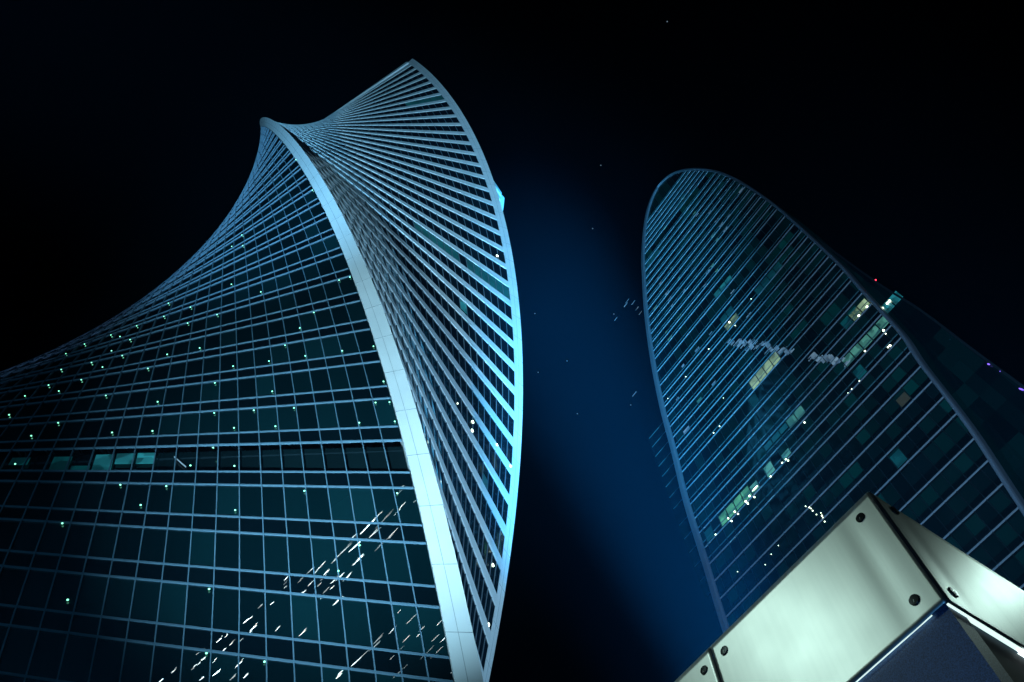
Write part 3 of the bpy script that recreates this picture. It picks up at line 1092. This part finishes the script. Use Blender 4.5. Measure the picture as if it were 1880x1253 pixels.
def bolt(x, y, nor, par, tang_):
    X = on_face(x, y, nor)
    mb = MB()
    rings = []
    for (r, h_) in ((0.034, -0.008), (0.034, 0.006), (0.0315, 0.0085), (0.012, 0.009), (0.001, 0.009)):
        rings.append([X + nor * h_ + tang_ * (r * math.cos(2 * math.pi * i / 28)) + np.array([0, 0, r * math.sin(2 * math.pi * i / 28)]) for i in range(28)])
    mb.sweep(rings)
    o = mb.build('bolt', M_bolt, par)
    mb = MB()
    a = math.radians(-70)
    e = tang_ * math.cos(a) + np.array([0, 0, math.sin(a)])
    f_ = -tang_ * math.sin(a) + np.array([0, 0, math.cos(a)])
    c0 = X + nor * 0.009 + e * 0.010
    mb.hexa([c0 - e * .009 - f_ * .0016, c0 + e * .009 - f_ * .0016, c0 + e * .009 + f_ * .0016, c0 - e * .009 + f_ * .0016,
             c0 - e * .009 - f_ * .0016 + nor * .002, c0 + e * .009 - f_ * .0016 + nor * .002, c0 + e * .009 + f_ * .0016 + nor * .002, c0 - e * .009 + f_ * .0016 + nor * .002])
    mb.build('slot', M_boltin, o)


for x, y in ((1580, 951), (1679, 1102), (1330, 1195)):
    bolt(x, y, NL, pL, UD)
bolt(1293, 1231, NL, pL2, UD)
for x, y in ((1643, 938), (1750, 1088)):
    bolt(x, y, NR, pR, WD_)
# top rail behind the panels
INS = 0.024
mb = MB()
mb.hexa([kp(.01, .01, ZT - .02), kp(6, .01, ZT - .02), kp(6, .05, ZT - .02), kp(.01, .05, ZT - .02), kp(.01, .01, ZT + .012), kp(6, .01, ZT + .012), kp(6, .05, ZT + .012), kp(.01, .05, ZT + .012)])
mb.hexa([kp(.01, .052, ZT - .02), kp(.05, .052, ZT - .02), kp(.05, 5, ZT - .02), kp(.01, 5, ZT - .02), kp(.01, .052, ZT + .012), kp(.05, .052, ZT + .012), kp(.05, 5, ZT + .012), kp(.01, 5, ZT + .012)])
mb.build('top_rail', M_edge, kiosk)
# granite core: slab on the left face, darker return on the right face
mb = MB()
mb.hexa([kp(INS, INS, 0), kp(6, INS, 0), kp(6, INS + .16, 0), kp(INS, INS + .16, 0), kp(INS, INS, ZT - .08), kp(6, INS, ZT - .08), kp(6, INS + .16, ZT - .08), kp(INS, INS + .16, ZT - .08)])
mb.build('granite_wall', M_granite, kiosk)
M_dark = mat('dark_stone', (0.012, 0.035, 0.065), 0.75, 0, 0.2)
mb = MB()
mb.hexa([kp(INS + .02, INS + .17, 0), kp(6, INS + .17, 0), kp(6, 5, 0), kp(INS + .02, 5, 0), kp(INS + .02, INS + .17, ZT - .08), kp(6, INS + .17, ZT - .08), kp(6, 5, ZT - .08), kp(INS + .02, 5, ZT - .08)])
mb.build('stone_return', M_dark, kiosk)
# LED strips in the gap below the panels
mb = MB()
mb.hexa([kp(.12, .005, ZB + .001), kp(3.2, .005, ZB + .001), kp(3.2, .014, ZB + .001), kp(.12, .014, ZB + .001), kp(.12, .005, ZB + .012), kp(3.2, .005, ZB + .012), kp(3.2, .014, ZB + .012), kp(.12, .014, ZB + .012)])
mb.build('led_strip', M_led, kiosk)
mb = MB()
mb.hexa([kp(.012, .03, ZB + .0), kp(.038, .03, ZB + .0), kp(.038, 3.4, ZB + .0), kp(.012, 3.4, ZB + .0), kp(.012, .03, ZB + .012), kp(.038, .03, ZB + .012), kp(.038, 3.4, ZB + .012), kp(.012, 3.4, ZB + .012)])
st = mb.build('led_strip', M_led, kiosk)
for a in (.62, .80, 1.0):
    mb = MB()
    mb.hexa([kp(.004, a, ZB - .012), kp(.05, a, ZB - .012), kp(.05, a + .14, ZB - .012), kp(.004, a + .14, ZB - .012), kp(.004, a, ZB - .006), kp(.05, a, ZB - .006), kp(.05, a + .14, ZB - .006), kp(.004, a + .14, ZB - .006)])
    mb.build('led_tube', M_ledhot, st)

# ------------------------------------------------------------------ stars
mb = MB()
for x, y in ((1225, 40), (982, 576), (1041, 663), (1103, 304), (988, 684), (1158, 744), (1127, 577), (1088, 420), (1060, 760)):
    r = ray(x, y)
    ball(mb, CAM + r * 2600, 2.0, 6, 4)
o = mb.build('stars', mat('star_glow', (0.5, 0.5, 0.5), 0.5, emit=(0.4, 0.6, 0.8), estr=0.28))
o['kind'] = 'stuff'
o['label'] = 'few faint stars in the black night sky'

# ------------------------------------------------------------------ haze
mb = MB()
x0, x1, y0, y1, z0, z1 = -320, 320, -280, 420, -1.0, 290.0
mb.hexa([(x0, y0, z0), (x1, y0, z0), (x1, y1, z0), (x0, y1, z0), (x0, y0, z1), (x1, y0, z1), (x1, y1, z1), (x0, y1, z1)])
M_haze = bpy.data.materials.new('night_haze')
M_haze.use_nodes = True
M_haze.node_tree.nodes.remove(M_haze.node_tree.nodes['Principled BSDF'])
pv = N(M_haze, 'ShaderNodeVolumePrincipled')
pv.inputs['Color'].default_value = (0.12, 0.55, 1.0, 1)
pv.inputs['Density'].default_value = 0.000078
pv.inputs['Anisotropy'].default_value = 0.2
LK(M_haze, pv.outputs[0], M_haze.node_tree.nodes['Material Output'].inputs['Volume'])
hz = mb.build('haze', M_haze)
hz['kind'] = 'stuff'
hz['label'] = 'thin blue night haze lit by the floodlights'
